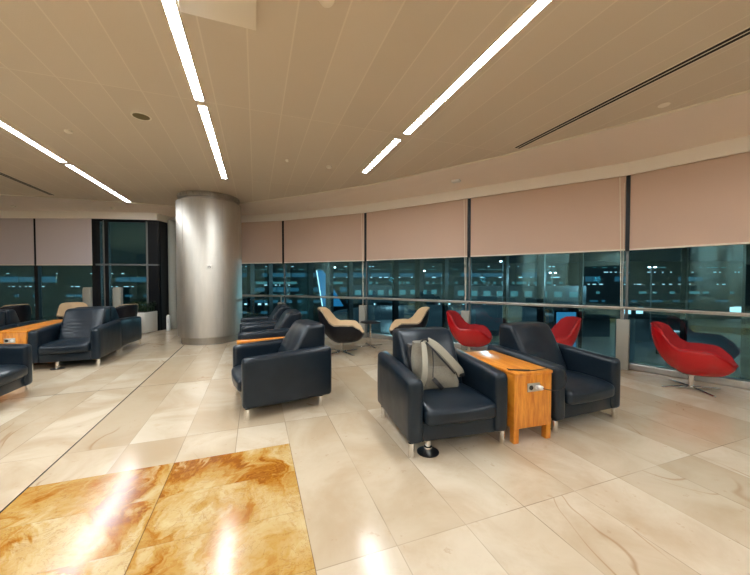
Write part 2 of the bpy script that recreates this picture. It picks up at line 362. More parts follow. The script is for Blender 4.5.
# pull chain
cw = {3:'white blind pull chain hanging at the joint right of the armchair pair', 4:'thin pull chain hanging at the window joint over the middle red chair', 5:'thin pull chain hanging at the window joint by the pedestal table'}
for i, z0 in ((3, .62), (4, 1.02), (5, .95)):
    q = off(W, i, .11); t = (Vector(W[i+1])-Vector(W[i-1])).normalized(); q = q + t*.06
    x = thing('blind_chain', cw[i], 'pull chain', (q.x, q.y, z0), 0, 'pull chains of the roller blinds')
    bm = nb(); tube(bm, [(t.x*.05, t.y*.05, 2.5), (t.x*.02, t.y*.02, 1.2), (0, 0, .05)], .006, 6); link('chain', bm, 'trim', x)
    bm = nb(); tube(bm, [(.014, 0, 2.4), (.014, 0, .04), (.007, 0, .015), (0, 0, .04)], .004, 6); tube(bm, [(0,0,0),(0,0,.07)], .012, 8); link('weight', bm, 'trim', x)

# left wall windows, blinds in the cool-tinted fabric copy
LW = [(-13,9.05),(-11.2,9.05),(-9.38,9.05),(-7.78,9.05)]
for i in range(3):
    a, b = LW[i+1], LW[i]; wn += 1
    bm = nb(); seg_box(bm, a, b, .1, 1.86, .02, .02, 0); seg_box(bm, a, b, 1.86, 3.14, .02, .02, 0)
    g = struct(link('window_%d' % wn, bm, 'glass', smooth=False))
    bm = nb(); seg_box(bm, a, b, 0, .10, .16, 0, .02); seg_box(bm, a, b, 1.84, 1.88, .05); link('sill', bm, 'framegrey', g, smooth=False)
    bm = nb(); seg_box(bm, a, b, 1.86, 3.16, .006, .03, .06)
    bl = link('roller_blind', bm, 'blind_cool', smooth=False)
    tag(bl, ['cool-tinted roller blind beyond the left edge', 'cool-tinted roller blind at the left edge of the photo', 'cool-tinted roller blind beside the dark glazed bay'][i], 'blind', 'cool-tinted roller blinds at the left')
    bm = nb(); seg_box(bm, a, b, 1.85, 1.872, .022, .03, .06); link('bottom_bar', bm, 'trim', bl)
    bm = nb(); box(bm, (a[0], 9.05, 1.6), (.10, .10, 3.2)); struct(link('trim_%d' % (50+i), bm, 'frame'))
# dark glazed bay
GA, GB = (-6.16, 9.30), (-7.74, 9.06); wn += 1
bm = nb(); seg_box(bm, GA, GB, .06, 3.14, .02); g = struct(link('window_%d' % wn, bm, 'glass', smooth=False))
bm = nb(); ga = Vector(GA); gb = Vector(GB)
for f0, f1 in ((0, .17), (.80, .86), (.93, 1.0)):
    p = ga.lerp(gb, f0); q = ga.lerp(gb, f1); seg_box(bm, p, q, 0, 3.16, .09)
seg_box(bm, GA, GB, 3.06, 3.16, .1); seg_box(bm, GA, GB, 0, .08, .1)
link('window_frame', bm, 'frame', g, smooth=False)
bm = nb(); seg_box(bm, GA, GB, 1.85, 1.895, .12); seg_box(bm, ga.lerp(gb,.17), ga.lerp(gb,.20), 0, 3.1, .1); seg_box(bm, ga.lerp(gb,.86), ga.lerp(gb,.88), 0, 3.1, .1); link('transom', bm, 'framegrey', g, smooth=False)
struct(ribbon('wall_corner', [(-6.14,9.98),(-6.14,9.32)], 0, 3.3, .05, 'frame'))
bm = nb(); lathe(bm, [(.135,0),(.135,3.2)], 32, (-6.02,9.72,0)); tag(link('service_pillar', bm, 'greypost'), 'slim grey round pillar between the dark glazed bay and the steel column', 'pillar')
for x, lab in ((-7.93, 'pale box post standing in front of the cool-tinted blind window edge'), (-7.10, 'pale box post standing in front of the dark glazed bay')):
    bm = nb(); box(bm, (x, 8.98, .62), (.20, .10, 1.24), .01); box(bm, (x-.12, 9.0, .6), (.06, .08, 1.2), .01); tag(link('box_post', bm, 'greypost'), lab, 'post', 'box posts at the left windows')

# ------------------------------------------------------------------ column
CX, CY = -3.94, 7.79
def column(x, y, label, sign=True):
    c = thing('steel_column', label, 'column', (x, y, 0), 0)
    bm = nb(); lathe(bm, [(.63,0),(.63,.17)], 72); link('plinth', bm, 'darksteel', c)
    bm = nb(); lathe(bm, [(.62,.16),(.69,.165),(.697,.17),(.697,3.22),(.69,3.235),(.60,3.235)], 96); link('cladding', bm, 'steel', c)
    bm = nb(); lathe(bm, [(.60,3.22),(.60,3.30),(.645,3.31),(.645,3.40)], 72)
    for k in range(26):
        a = 2*PI*k/26; box(bm, (.648*math.cos(a), .648*math.sin(a), 3.352), (.03, .10, .07), .006, 2, a)
    link('collar', bm, 'darksteel', c)
    bm = nb()
    for k in range(5):
        a = -PI/2 + math.radians(-24 + k*72); box(bm, (.698*math.cos(a), .698*math.sin(a), 1.7), (.004, .008, 3.04), 0, 1, a)
    link('panel_joint', bm, 'darksteel', c)
    if sign:
        a = math.atan2(-CY, -CX) + math.radians(-2); d = Vector((math.cos(a), math.sin(a)))
        bm = nb(); box(bm, (d.x*.70, d.y*.70, 1.735), (.012, .10, .10), .003, 2, a); s = link('sign_plate', bm, 'whitep', c)
        bm = nb(); e = Vector((-d.y, d.x))
        for k in (-1, 0, 1):
            q = d*.708 + e*(.022*k); box(bm, (q.x, q.y, 1.735 + (.012 if k == 0 else -.006)), (.004, .012, .035), 0, 1, a)
        link('sign_mark', bm, 'black', s)
    return c
column(CX, CY, 'large round brushed-steel clad column with a dark base ring, left of centre')
column(-3.6, -1.8, 'brushed-steel column behind the camera, mirrored in the night glass', False)
column(-8.3, -5.1, 'second steel column far behind the camera', False)

# ------------------------------------------------------------------ ceiling fittings
def strip(u, v0, v1, label, w=.080):
    c = UV(u, (v0+v1)/2, CEIL)
    o = thing('strip_light', label, 'ceiling light', c, ROT, 'recessed linear ceiling lights')
    bm = nb(); box(bm, (0, 0, -.003), (w, v1-v0, .012), .003, 2); link('diffuser', bm, 'strip', o)
    bm = nb()
    for s in (-1, 1): box(bm, (s*(w/2+.006), 0, -.004), (.010, v1-v0+.02, .014))
    for s in (-1, 1): box(bm, (0, s*((v1-v0)/2+.006), -.004), (w, .010, .014))
    link('frame', bm, 'trim', o, smooth=False)
strip(-.555, 1.22, 4.00, 'near long strip light of the middle row, crossing the top edge left of centre')
strip(-.545, 4.12, 6.88, 'far strip light of the middle row, pointing at the steel column')
strip(1.90, 1.22, 3.96, 'long strip light at the upper right of the ceiling')
strip(1.865, 4.16, 5.63, 'short strip light nearest the curved window wall')
strip(-2.96, 4.15, 6.85, 'strip light at the left edge of the ceiling, nearer one')
strip(-2.96, 7.00, 9.78, 'strip light far left, running up to the left soffit')
for u in (-7.8, -5.38, -2.96, -.55, 1.88, 4.3):
    for k, v0 in enumerate((-1.66, -4.53, -7.4)):
        if not (k == 0 and u in (-.55, 1.88)): strip(u, v0, v0+2.78, 'strip light in the ceiling behind the camera')
strip(-5.38, 1.22, 4.0, 'strip light in the ceiling left of the camera, outer row'); strip(-2.96, 1.22, 4.0, 'strip light in the ceiling left of the camera, inner row')
strip(-5.38, 4.15, 6.9, 'strip light in the ceiling beyond the left edge')
def diffuser(u, v0, v1, label):
    o = thing('slot_diffuser', label, 'air vent', UV(u, (v0+v1)/2, CEIL), ROT, 'linear slot air diffusers')
    bm = nb(); box(bm, (0, 0, -.001), (.12, v1-v0, .008)); link('frame', bm, 'trim', o, smooth=False)
    for s in (-1, 1):
        bm = nb(); box(bm, (s*.027, 0, -.005), (.036, v1-v0-.02, .004)); link('slot', bm, 'slot', o, smooth=False)
diffuser(3.64, 1.30, 3.84, 'long black double-slot air diffuser on the right of the ceiling')
diffuser(-4.37, 6.9, 9.62, 'black slot air diffuser at the far left of the ceiling')
p = UV(-.23, 2.15, CEIL-.03); bm = nb(); box(bm, p, (.50, 1.04, .06), .003, 2, ROT); tag(link('ceiling_box', bm, 'trim'), 'cream flat rectangular box fixed under the ceiling at the top edge', 'ceiling panel')
o = thing('ceiling_speaker', 'round ceiling speaker with olive grille and pale rim', 'speaker', (-2.785, 3.92, CEIL))
bm = nb(); lathe(bm, [(.105,0),(.105,-.006),(.09,-.010),(.085,-.006)], 40); link('rim', bm, 'trim', o)
bm = nb(); lathe(bm, [(.086,0),(.086,-.007),(.02,-.009)], 40); link('grille', bm, 'grille', o)
def dome(x, y, z, r, h, label, name='smoke_detector', c='smoke detector'):
    bm = nb(); lathe(bm, [(r,0),(r,-h*.4),(r*.75,-h*.8),(r*.5,-h)], 28, (x, y, z)); o = link(name, bm, 'trim'); return tag(o, label, c)
dome(-.335, 2.29, CEIL, .055, .05, 'round pale smoke detector at the top edge of the ceiling')
dome(-.788, 5.62, CEIL, .05, .045, 'small dome detector on the ceiling in front of the short strip light')
dome(-1.433, 5.34, CEIL, .028, .03, 'tiny round sprinkler cover between the two strip light rows', 'sprinkler', 'sprinkler')
dome(-4.02, 4.31, CEIL, .045, .03, 'small round sprinkler cover between the speaker and the left strip light', 'sprinkler', 'sprinkler')
dome(3.225, 3.674, CEIL, .055, .012, 'flat round cover plate near the right slot diffuser', 'cover_plate', 'cover plate')
bm = nb(); box(bm, (1.55, 6.25, 3.335), (.16, .10, .05), .01, 2, -.6); tag(link('sensor_box', bm, 'white'), 'small white sensor box under the curved soffit', 'sensor')
dome(-9.3, 8.4, 3.35, .05, .04, 'small sensor under the soffit at the far left', 'sensor', 'sensor')
dome(-6.9, 8.6, 3.35, .05, .05, 'small dark-rimmed sensor under the soffit above the glazed bay', 'sensor', 'sensor')

# ------------------------------------------------------------------ armchair
def make_armchair(label, group):
    r = thing('lounge_armchair', label, 'armchair', group=group)
    def wr(p, s=.004, f=6): return noise.noise(Vector(p)*f)*s
    bm = nb(); box(bm, (0, .045, .195), (.70, .92, .155), .012, 2)
    link('base', bm, 'navy', r)
    for s in (-1, 1):
        def fa(c, s=s):
            y = c.y; t = (y+.4875)/.975
            top = max(0, c.z/.26)
            z = c.z + top*(.0 + .045*t) 
            z += .006*math.sin(t*PI)*top
            return (c.x + s*.004*math.sin((c.z+.26)/.52*PI) , y, z)
        bm = nb(); gridbox(bm, (s*.398, .0425, .375), (.134, .975, .520), (2, 8, 6), .044, fa)
        link('armrest', bm, 'navy', r)
    def fs(c):
        x, y, z = c.x/.33, (c.y)/.32, c.z
        up = max(0, z/.075)
        zz = z + up*(.034*(1-x*x)*(1-min(1, y*y)) ) + (.006*noise.noise(Vector((c.x*5, c.y*5, 1.3))))*up
        fr = max(0, -y-.6)/.4
        zz -= fr*fr*.02*up
        yy = c.y - .018*(1-x*x)*max(0, -y)**2
        return (c.x, yy, zz - .012*max(0, y)*up)
    bm = nb(); gridbox(bm, (0, -.115, .335), (.660, .71, .155), (14, 14, 3), .042, fs)
    link('seat_cushion', bm, 'navy', r)
    def fb(c):  # wedge back: z from -.39..+.39 about z .51
        t = (c.z+.40)/.80; x = c.x/.325
        front = max(0, -c.y/.11)
        y = c.y
        if c.y < 0:
            q = max(0, (t-.38)/.62); base = -.27 + .29*q - .02*math.sin(q*PI)            # front face leans back towards the top
            y = c.y*(1.0) + base*.95 - .02*(1-x*x)
            fold = .0045*math.sin(c.z*105 + 2.2*x*x + x)*math.exp(-((t-.62)/.16)**2) * (1 if x < .0 else .15)
            y += fold + .008*noise.noise(Vector((c.x*7, c.z*7, .4)))
        z = c.z + .012*(1-x*x)*max(0, t-.5)
        if t > .8: z += .0
        return (c.x*(1+.02*t), y, z)
    bm = nb(); gridbox(bm, (0, .40, .52), (.600, .22, .80), (14, 2, 46), .044, fb)
    link('backrest', bm, 'navy', r)
    for sx in (-1, 1):
        for sy in (-1, 1):
            bm = nb(); lathe(bm, [(.024,0),(.026,.004),(.026,.118)], 20, (sx*.43, sy*.395, 0)); link('leg', bm, 'chrome', r)
    return r
def add_pedestal(ch, x, y):
    bm = nb(); lathe(bm, [(.092,0),(.092,.006),(.07,.010)], 40, (x, y, 0)); p = link('pedestal', bm, 'black', ch); p['label'] = 'black disc foot under the front'
    bm = nb(); lathe(bm, [(.034,.009),(.034,.05),(.022,.055),(.022,.12)], 24, (x, y, 0)); link('pedestal_tube', bm, 'chrome', p)
def add_runners(ch):
    for s in (-1, 1):
        bm = nb(); box(bm, (s*.43, 0, .012), (.016, .74, .010), .002, 2); link('runner', bm, 'chrome', ch)
AG = 'navy leather lounge armchairs'
c1 = make_armchair('navy leather armchair in front with the grey backpack on its seat', AG)
c3 = copy_thing(c1, (-1.183,3.892,0), math.radians(-60.4), 'navy armchair seen from its side, nearest of the row by the steel column')
c4 = copy_thing(c1, (-1.80,5.48,0), math.radians(-69.8), 'second navy armchair of the row by the steel column, just behind the wood-topped table')
c5 = copy_thing(c1, (-2.30,6.68,0), math.radians(-68.6), 'furthest navy armchair of the row right of the steel column')
c2 = copy_thing(c1, (1.965,3.585,0), math.radians(21.5), 'navy leather armchair right of the orange wood side table, charger cable over it')
L2 = copy_thing(c1, (-5.20,5.67,0), math.radians(20), 'navy leather armchair on the left facing the camera, beside the wooden table')
L3 = copy_thing(c1, (-5.58,6.74,0), math.radians(194), 'navy armchair back to back behind the left camera-facing armchair, toward the planter')
L1 = copy_thing(c1, (-4.67,3.58,0), math.radians(108), 'navy leather armchair cut off by the left edge, nearest on the left')
L4 = copy_thing(c1, (-6.51,5.07,0), math.radians(24), 'navy armchair at the left edge, on the other side of the left wooden table')
L5 = copy_thing(c1, (-6.96,6.07,0), math.radians(204), 'navy armchair at the far left, back to back with the one at the left edge')
c1.location = (.608, 3.122, 0); c1.rotation_euler.z = math.radians(15.3)
add_pedestal(c1, -.266, -.36); add_pedestal(L2, -.12, -.375); add_runners(c2)

# ------------------------------------------------------------------ wooden tables
def make_table(label, group):
    r = thing('side_table', label, 'side table', group=group)
    w, d = .41, .87
    bm = nb(); box(bm, (0, 0, .616), (w+.006, d+.006, .028), .004, 2); link('tabletop', bm, 'wood', r)
    bm = nb(); box(bm, (0, 0, .365), (w-.004, d-.01, .47), .003, 2); link('body', bm, 'wood', r)
    for sx in (-1, 1):
        for sy in (-1, 1):
            bm = nb(); box(bm, (sx*(w/2-.03), sy*(d/2-.035), .07), (.052, .055, .14), .002, 2); link('leg', bm, 'wood', r)
    bm = nb(); box(bm, (.0, -d/2+.002, .49), (.135, .010, .075), .003, 2); s = link('socket_plate', bm, 'satin', r)
    for sx in (-1, 1):
        bm = nb(); b2 = bmesh.new(); lathe(b2, [(.021,0),(.021,.004),(.017,.004),(.016,.001)], 24)
        bmesh.ops.rotate(b2, verts=b2.verts, cent=(0,0,0), matrix=Matrix.Rotation(PI/2, 3, 'X')); bmesh.ops.translate(b2, verts=b2.verts, vec=(sx*.032, -d/2-.003, .49))
        me = bpy.data.meshes.new('t'); b2.to_mesh(me); b2.free(); bm.from_mesh(me); bpy.data.meshes.remove(me); link('socket', bm, 'black' if sx < 0 else 'white', s)
    return r
TG = 'orange wooden side tables between the armchairs'
t1 = make_table('orange wooden block side table with a power socket, between the two front armchairs', TG)
t2 = copy_thing(t1, (-1.46,4.53,0), math.radians(-63), 'wooden side table behind the middle side-on armchair, only its top edge showing')
t2.scale = (.32, 1, 1)
t4 = copy_thing(t1, (-5.92,5.50,0), math.radians(22), 'orange wooden side table with a white socket at the left edge of the photo')
t5 = copy_thing(t1, (-6.25,6.33,0), math.radians(202), 'wooden side table continuing behind the left-edge socket table')
TR = math.radians(16.8); t1.rotation_euler.z = TR
tc = Vector((1.418, 2.880, 0)) + Vector((-math.sin(TR), math.cos(TR), 0))*.435; t1.location = tc
def T1(x, y, z): return tc + Matrix.Rotation(TR, 3, 'Z') @ Vector((x, y, z))
# charger
ch = thing('phone_charger', 'white plug with black cable looping over the orange wooden side table', 'charger')
bm = nb(); box(bm, T1(.045, -.462, .49), (.04, .045, .035), .008, 3, TR); link('plug', bm, 'white', ch)
pts = [T1(.05,-.48,.49), T1(.11,-.50,.477), T1(.20,-.51,.470), T1(.275,-.505,.50), T1(.30,-.50,.56), T1(.27,-.495,.63), T1(.20,-.47,.665), T1(.10,-.43,.645), T1(.02,-.41,.634), T1(-.06,-.40,.634), T1(-.14,-.36,.636), T1(-.18,-.30,.637)]
bm = nb(); tube(bm, cat(pts, 10), .0035, 8); link('cable', bm, 'black', ch)
bm = nb(); tube(bm, [T1(-.02,-.405,.637), T1(-.19,-.33,.638)], .006, 8, .010); link('connector', bm, 'black', ch)

# ------------------------------------------------------------------ backpack
bp = thing('backpack', 'grey canvas backpack with dark trim lying on the front armchair seat', 'backpack', (.585, 3.075, .425), math.radians(12))
bp.scale = (1.06, 1.06, 1.06)
def bag_pt(t, a):
    # t 0 bottom..1 top ; a angle around
    z = .40*t
    w = .205*(1-.10*t) if t < .35 else   .205*(.965 - .50*((t-.35)/.65)**1.5)
    if t < .12: w *= .90 + .10*(t/.12)
    xo = .02 - .115*t**1.2
    d = .105*(1-.40*t) * (1 if t > .1 else .8+.2*t/.1)
    ca, sa = math.cos(a), math.sin(a); e = .55
    e = .7; x = xo + w*math.copysign(abs(ca)**e, ca); y = .10*t + d*math.copysign(abs(sa)**.75, sa)
    k = noise.noise(Vector((x*8, y*8, z*8)))*.014
    return Vector((x + k, y + k, z))
bm = nb(); rings = []
for i in range(25):
    t = i/24; rings.append([bm.verts.new(bag_pt(t, 2*PI*k/48)) for k in range(48)])
for a, b in zip(rings, rings[1:]):
    for k in range(48): bm.faces.new((a[k], a[(k+1)%48], b[(k+1)%48], b[k]))
bm.faces.new(rings[0][::-1]); bm.faces.new(rings[-1]); link('bag_body', bm, 'bag', bp)
bm = nb()   # front pocket
rings = []
for i in range(9):
    t = i/8; zz = .03 + .17*t; w = .14*(1-.15*t); dd = .035*math.sin(PI*(.12+.76*t))
    rings.append([bm.verts.new((.015 - .03*t + w*math.copysign(abs(math.cos(a))**.5, math.cos(a)), -.085 + .035*t - dd*math.copysign(abs(math.sin(a))**.7, math.sin(a)), zz)) for a in [2*PI*k/28 for k in range(28)]])
for a, b in zip(rings, rings[1:]):
    for k in range(28): bm.faces.new((a[k], a[(k+1)%28], b[(k+1)%28], b[k]))
bm.faces.new(rings[0][::-1]); bm.faces.new(rings[-1]); link('front_pocket', bm, 'bag', bp)
def band(pts, w, th, m, name, parent, side=Vector((0,-1,0))):
    pts = cat(pts, 8); bm = nb(); rings = []
    for i, p in enumerate(pts):
        t = (pts[min(i+1,len(pts)-1)]-pts[max(i-1,0)]).normalized(); a = t.cross(side).normalized(); n = a.cross(t).normalized()
        rings.append([bm.verts.new(p + a*x*w/2 + n*y*th/2) for x, y in ((-1,-.6),(-.9,-1),(.9,-1),(1,-.6),(1,.6),(.9,1),(-.9,1),(-1,.6))])
    for x, y in zip(rings, rings[1:]):
        for k in range(8): bm.faces.new((x[k], x[(k+1)%8], y[(k+1)%8], y[k]))
    bm.faces.new(rings[0][::-1]); bm.faces.new(rings[-1]); return link(name, bm, m, parent)
o = band([(-.105,.06,.41),(-.13,-.04,.35),(-.155,-.125,.24),(-.17,-.145,.14),(-.185,-.13,.07)], .050, .014, 'bagstrap', 'shoulder_strap', bp)
o = band([(-.07,.05,.415),(-.01,-.03,.375),(.09,-.07,.27),(.18,-.075,.17),(.215,-.05,.115)], .065, .016, 'bagstrap', 'shoulder_strap', bp)
band([(-.085,.035,.40),(-.045,-.035,.35),(.045,-.092,.24),(.13,-.10,.145)], .016, .014, 'black', 'zip_trim', bp)
band([(-.06,-.045,.36),(-.07,-.095,.26),(-.085,-.125,.13)], .006, .008, 'black', 'seam', bp)
band([(-.08,-.12,.12),(-.04,-.14,.075),(.0,-.13,.03)], .035, .012, 'black', 'side_trim', bp)
bm = nb(); tube(bm, cat([(-.13,.05,.39),(-.12,.03,.425),(-.085,.02,.43),(-.06,.05,.40)], 6), .009, 8); link('grab_handle', bm, 'black', bp)
bm = nb(); box(bm, (.215,-.055,.12), (.05,.03,.03), .005, 2); link('buckle', bm, 'black', bp)
bm = nb(); box(bm, (-.02,.075,.20), (.38,.07,.34), .024, 3, 0, lambda c: (c.x*(1-.5*max(0,c.z/.17)) - .10*(c.z/.34+.5), c.y+.12*(c.z/.34+.5), c.z)); link('back_panel', bm, 'black', bp)

# ------------------------------------------------------------------ swivel shell chairs
KEY = [(0,.42,.44),(18,.43,.435),(34,.52,.42),(52,.60,.39),(80,.605,.36),(100,.60,.35),(112,.64,.355),(124,.74,.36),(136,.84,.375),(148,.885,.395),(165,.90,.41),(180,.90,.415)]
def rim(deg):
    d = abs((deg+180) % 360 - 180)
    for (a, h, r), (b, h2, r2) in zip(KEY, KEY[1:]):
        if d <= b:
            t = (d-a)/(b-a); t = t*t*(3-2*t)*.6 + t*.4; return h+(h2-h)*t, r+(r2-r)*t
    return KEY[-1][1:]
def make_swivel(label, group, mo, mi):
    r = thing('swivel_chair', label, 'swivel chair', group=group)
    seg = 72
    def surf(kind):
        bm = nb(); rings = []
        ts = [i/14 for i in range(1, 15)]
        for t in ts:
            ring = []
            for k in range(seg):
                deg = 360*k/seg; h, rr = rim(deg); a = math.radians(deg)
                fwd = abs((deg+180)%360-180)/180
                if kind == 'out':
                    z = .205 + (h-.205)*(t**(2.0-.55*fwd)); R = rr*(math.sin(t*PI/2)**.80)
                    R += .02
                else:
                    zb = .385; h2 = h+.004
                    pw = 3.2 - 1.2*fwd
                    z = zb + (h2-zb)*(t**pw); R = (rr-.012)*(t**.9)
                    if t == 1: R += .022; 
                # local frame: front = -y
                sx = 1.0
                ring.append(bm.verts.new((R*math.sin(a)*sx, -R*math.cos(a)+.02, z)))
            rings.append(ring)
        if kind == 'in':
            ring = []
            for k in range(seg):
                deg = 360*k/seg; h, rr = rim(deg); a = math.radians(deg)
                ring.append(bm.verts.new(((rr+.026)*math.sin(a), -(rr+.026)*math.cos(a)+.02, h-.016)))
            rings.append(ring)
        for a, b in zip(rings, rings[1:]):
            for k in range(seg): bm.faces.new((a[k], a[(k+1)%seg], b[(k+1)%seg], b[k]))
        bm.faces.new(rings[0]); return bm
    o = link('shell', surf('out'), mo, r); md = o.modifiers.new('thickness', 'SOLIDIFY'); md.thickness = .012; md.offset = -1
    o = link('seat_pad', surf('in'), mi, r)
    bm = nb(); lathe(bm, [(.045,0.02),(.045,.04),(.030,.05),(.030,.19),(.10,.205),(.10,.22)], 24); link('column_tube', bm, 'chrome', r)
    for k in range(4):
        a = PI/4 + k*PI/2
        bm = nb()
        box(bm, (0,0,0), (.38,.080,.022), .004, 2, 0, lambda c: (c.x+.18, c.y*(1-.55*(c.x+.18)/.36), c.z - .012*(c.x+.18)/.36*0))
        for v in bm.verts: v.co = Matrix.Rotation(a, 3, 'Z') @ Vector((v.co.x, v.co.y, v.co.z + .030 - .02*(v.co.x/.36)))
        link('foot', bm, 'chrome', r)
    return r
SG = 'swivel shell chairs along the windows'
s1 = make_swivel('big red swivel shell chair on a four-star base at the right', SG, 'red', 'redpad')
s1.scale = (.94,.94,.94)
def face(dx, dy): return math.atan2(dx, -dy)   # local -y turned to (dx,dy)
s2 = copy_thing(s1, (1.78,6.12,0), face(.85,-.50), 'red swivel shell chair right of the backpack armchair, facing right')
s3 = copy_thing(s1, (2.86,5.28,0), face(-.92,.10), 'red swivel shell chair mostly hidden behind the right front armchair, facing left')
s1.location = (4.21, 4.30, 0); s1.rotation_euler.z = face(.62,-.78)
s4 = make_swivel('black swivel shell chair with beige lining beside the round pedestal table', SG, 'shell', 'beige')
s4.scale = (.96,.96,.96)
s5 = copy_thing(s4, (.72,6.85,0), face(-.95,-.15), 'beige-lined swivel shell chair showing above the back of the backpack armchair')
s6 = copy_thing(s4, (-8.9,7.9,0), face(-.9,.35), 'black swivel shell chair with pale rim at the left edge by the window')
s7 = copy_thing(s4, (-7.55,8.2,0), face(.75,-.55), 'beige-lined swivel shell chair behind the left camera-facing armchair')
s8 = copy_thing(s4, (-6.35,8.05,0), face(-.9,.3), 'black swivel shell chair just left of the white planter')
s4.location = (-.66,6.42,0); s4.rotation_euler.z = face(.97,-.05); s4.scale = (1.04,1.04,1.0)
# pedestal table
pt = thing('pedestal_table', 'small round dark pedestal table with chrome stem, right of the black swivel chair', 'table', (-.10,7.05,0))
bm = nb(); lathe(bm, [(.20,.515),(.22,.52),(.22,.54),(.21,.545)], 40); link('tabletop', bm, 'black', pt)
bm = nb(); lathe(bm, [(.022,.02),(.022,.515)], 16); link('stem', bm, 'chrome', pt)
for k in range(4):
    bm = nb(); box(bm, (.14,0,.014), (.28,.035,.014), .003, 2)
    for v in bm.verts: v.co = Matrix.Rotation(.4+k*PI/2, 3, 'Z') @ v.co
    link('foot', bm, 'chrome', pt)

# ------------------------------------------------------------------ planter
pl = thing('planter', 'white square planter of low green plants beside the dark glazed bay', 'planter', (-6.47, 8.95, 0), 0)
bm = nb(); box(bm, (0,0,.29), (.60,.50,.56), .01, 2); link('pot', bm, 'whitep', pl)
bm = nb(); box(bm, (0,0,.572), (.56,.46,.012)); link('soil', bm, 'soil', pl)
bm = nb()
for k in range(170):
    x, y = random.uniform(-.27,.27), random.uniform(-.21,.21); h = random.uniform(.08,.26); a = random.uniform(0, 2*PI); L = random.uniform(.08,.15)
    d = Vector((math.cos(a), math.sin(a), 0)); s = Vector((-d.y, d.x, 0)); b0 = Vector((x, y, .575)); t0 = b0 + Vector((0,0,h)); 
    w = .022
    q = [t0, t0+d*L*.4+s*w+Vector((0,0,.02)), t0+d*L, t0+d*L*.4-s*w+Vector((0,0,.02))]
    vs = [bm.verts.new(p) for p in q]; mid = bm.verts.new(t0+d*L*.45+Vector((0,0,.005)))
    for i in range(4): bm.faces.new((vs[i], vs[(i+1)%4], mid))
    tube(bm, [b0, t0], .003, 4)
link('foliage', bm, 'leaf', pl)
bm = nb(); lathe(bm, [(.05,0),(.05,.40),(.035,.44),(.02,.45)], 20, (-5.93,9.30,0)); tag(link('floor_bollard', bm, 'white'), 'short slim white cylinder standing right of the planter', 'bollard')

# ------------------------------------------------------------------ outside at night
bm = nb(); box(bm, (0, 75, -6.2), (260, 130, .4)); o = link('ground', bm, 'apron', smooth=False); struct(o)
win_t = emit('office_light_teal', (.25,.75,.80), .28); win_w = emit('office_light_white', (.6,.9,1.0), 1.5); win_c = emit('office_light_cyan', (.15,.55,.9), 1.6); lamp_e = emit('apron_lamp', (.85,.97,1.0), 14)
def building(name, label, x0, x1, y, z0, z1, rows, seed):
    rnd = random.Random(seed); r = thing(name, label, 'building', ((x0+x1)/2, y, z0))
    bm = nb(); box(bm, (0, 4, (z1-z0)/2), (x1-x0, 8, z1-z0)); link('facade', bm, 'facade', r, smooth=False)
    for zc, h, m, dens, wd in rows:
        bm = nb(); x = x0
        while x < x1-1:
            w = wd*rnd.uniform(.5, 1.6)
            if rnd.random() < dens: box(bm, (x+w/2-(x0+x1)/2, -.05, zc-z0), (w*.92, .1, h*rnd.uniform(.7,1)))
            x += w
        link('window_row', bm, m, r, smooth=False)
win_b = emit('office_light_blue', (.10,.42,.62), .22)
building('terminal_building', 'dark airport terminal wing with many rows of lit windows, across the apron', -28, 34, 58, -6, 4.4,
         [(-5.0,1.3,win_w,.16,.7),(-4.4,.5,win_b,.6,1.4),(-2.9,.35,win_w,.10,.4),(-2.4,.6,win_b,.6,.9),(-1.2,.18,win_t,.45,.8),(-.3,.9,win_b,.75,1.6),(.5,.14,win_w,.12,.3),(.9,.5,win_t,.35,.45),(1.9,.16,win_w,.14,.35),(2.3,.9,win_b,.7,2.6),(3.3,.12,win_t,.5,.6),(3.8,.14,win_w,.10,.3)], 3)
building('hangar_building', 'low dark building with lit doorways on the right, across the apron', 40, 100, 62, -6, 5,
         [(-4.4,1.6,win_w,.12,1.2),(-2.6,.4,win_b,.5,1.2),(-1.0,.5,win_t,.3,.8),(.6,.15,win_w,.2,.35),(1.6,1.1,win_b,.6,2.2),(2.9,.14,win_w,.2,.35),(3.8,.2,win_t,.4,.5)], 5)
building('cargo_building', 'dark building with dim lit windows on the left, seen through the left panes', -110, -36, 60, -6, 4,
         [(-4.6,1.0,win_b,.4,2.0),(-3.2,.2,win_w,.12,.4),(-1.5,.5,win_b,.4,1.4),(.2,.12,win_w,.15,.3),(1.5,1.2,win_b,.45,3.0),(2.6,.12,win_w,.15,.3)], 9)
def vehicle(x, y, rz, label):
    o = thing('service_vehicle', label, 'vehicle', (x, y, -6), rz, 'service vehicles on the apron')
    bm = nb(); box(bm, (0,0,1.0), (4.6,1.9,1.2), .15, 2); box(bm, (1.2,0,1.95), (1.8,1.8,.9), .2, 2); link('vehicle_body', bm, 'whitep', o)
    for sx in (-1,1):
        for sy in (-1,1):
            bm = nb(); b2 = bmesh.new(); lathe(b2, [(.42,-.12),(.42,.12)], 16); bmesh.ops.rotate(b2, verts=b2.verts, cent=(0,0,0), matrix=Matrix.Rotation(PI/2,3,'X')); bmesh.ops.translate(b2, verts=b2.verts, vec=(sx*1.5, sy*.9, .42))
            me = bpy.data.meshes.new('t'); b2.to_mesh(me); b2.free(); bm.from_mesh(me); link('wheel', bm, 'black', o)
    bm = nb()
    for sy in (-.6,.6): box(bm, (2.32, sy, .9), (.06,.3,.2))
    link('headlight', bm, lamp_e, o)
for x, y, a, l in ((3, 33, 3.6, 'white service vehicle outside, below the beige swivel chair panes'), (8, 36, -.4, 'white service vehicle outside, behind the middle red swivel chair'),
                   (14, 31, 3.9, 'white service vehicle outside, behind the right front armchair'), (-11, 34, -1.2, 'white service vehicle outside, seen over the armchair row by the column'), (30, 33, 4.0, 'white service vehicle outside, beyond the big red swivel chair')):
    vehicle(x, y, a, l)
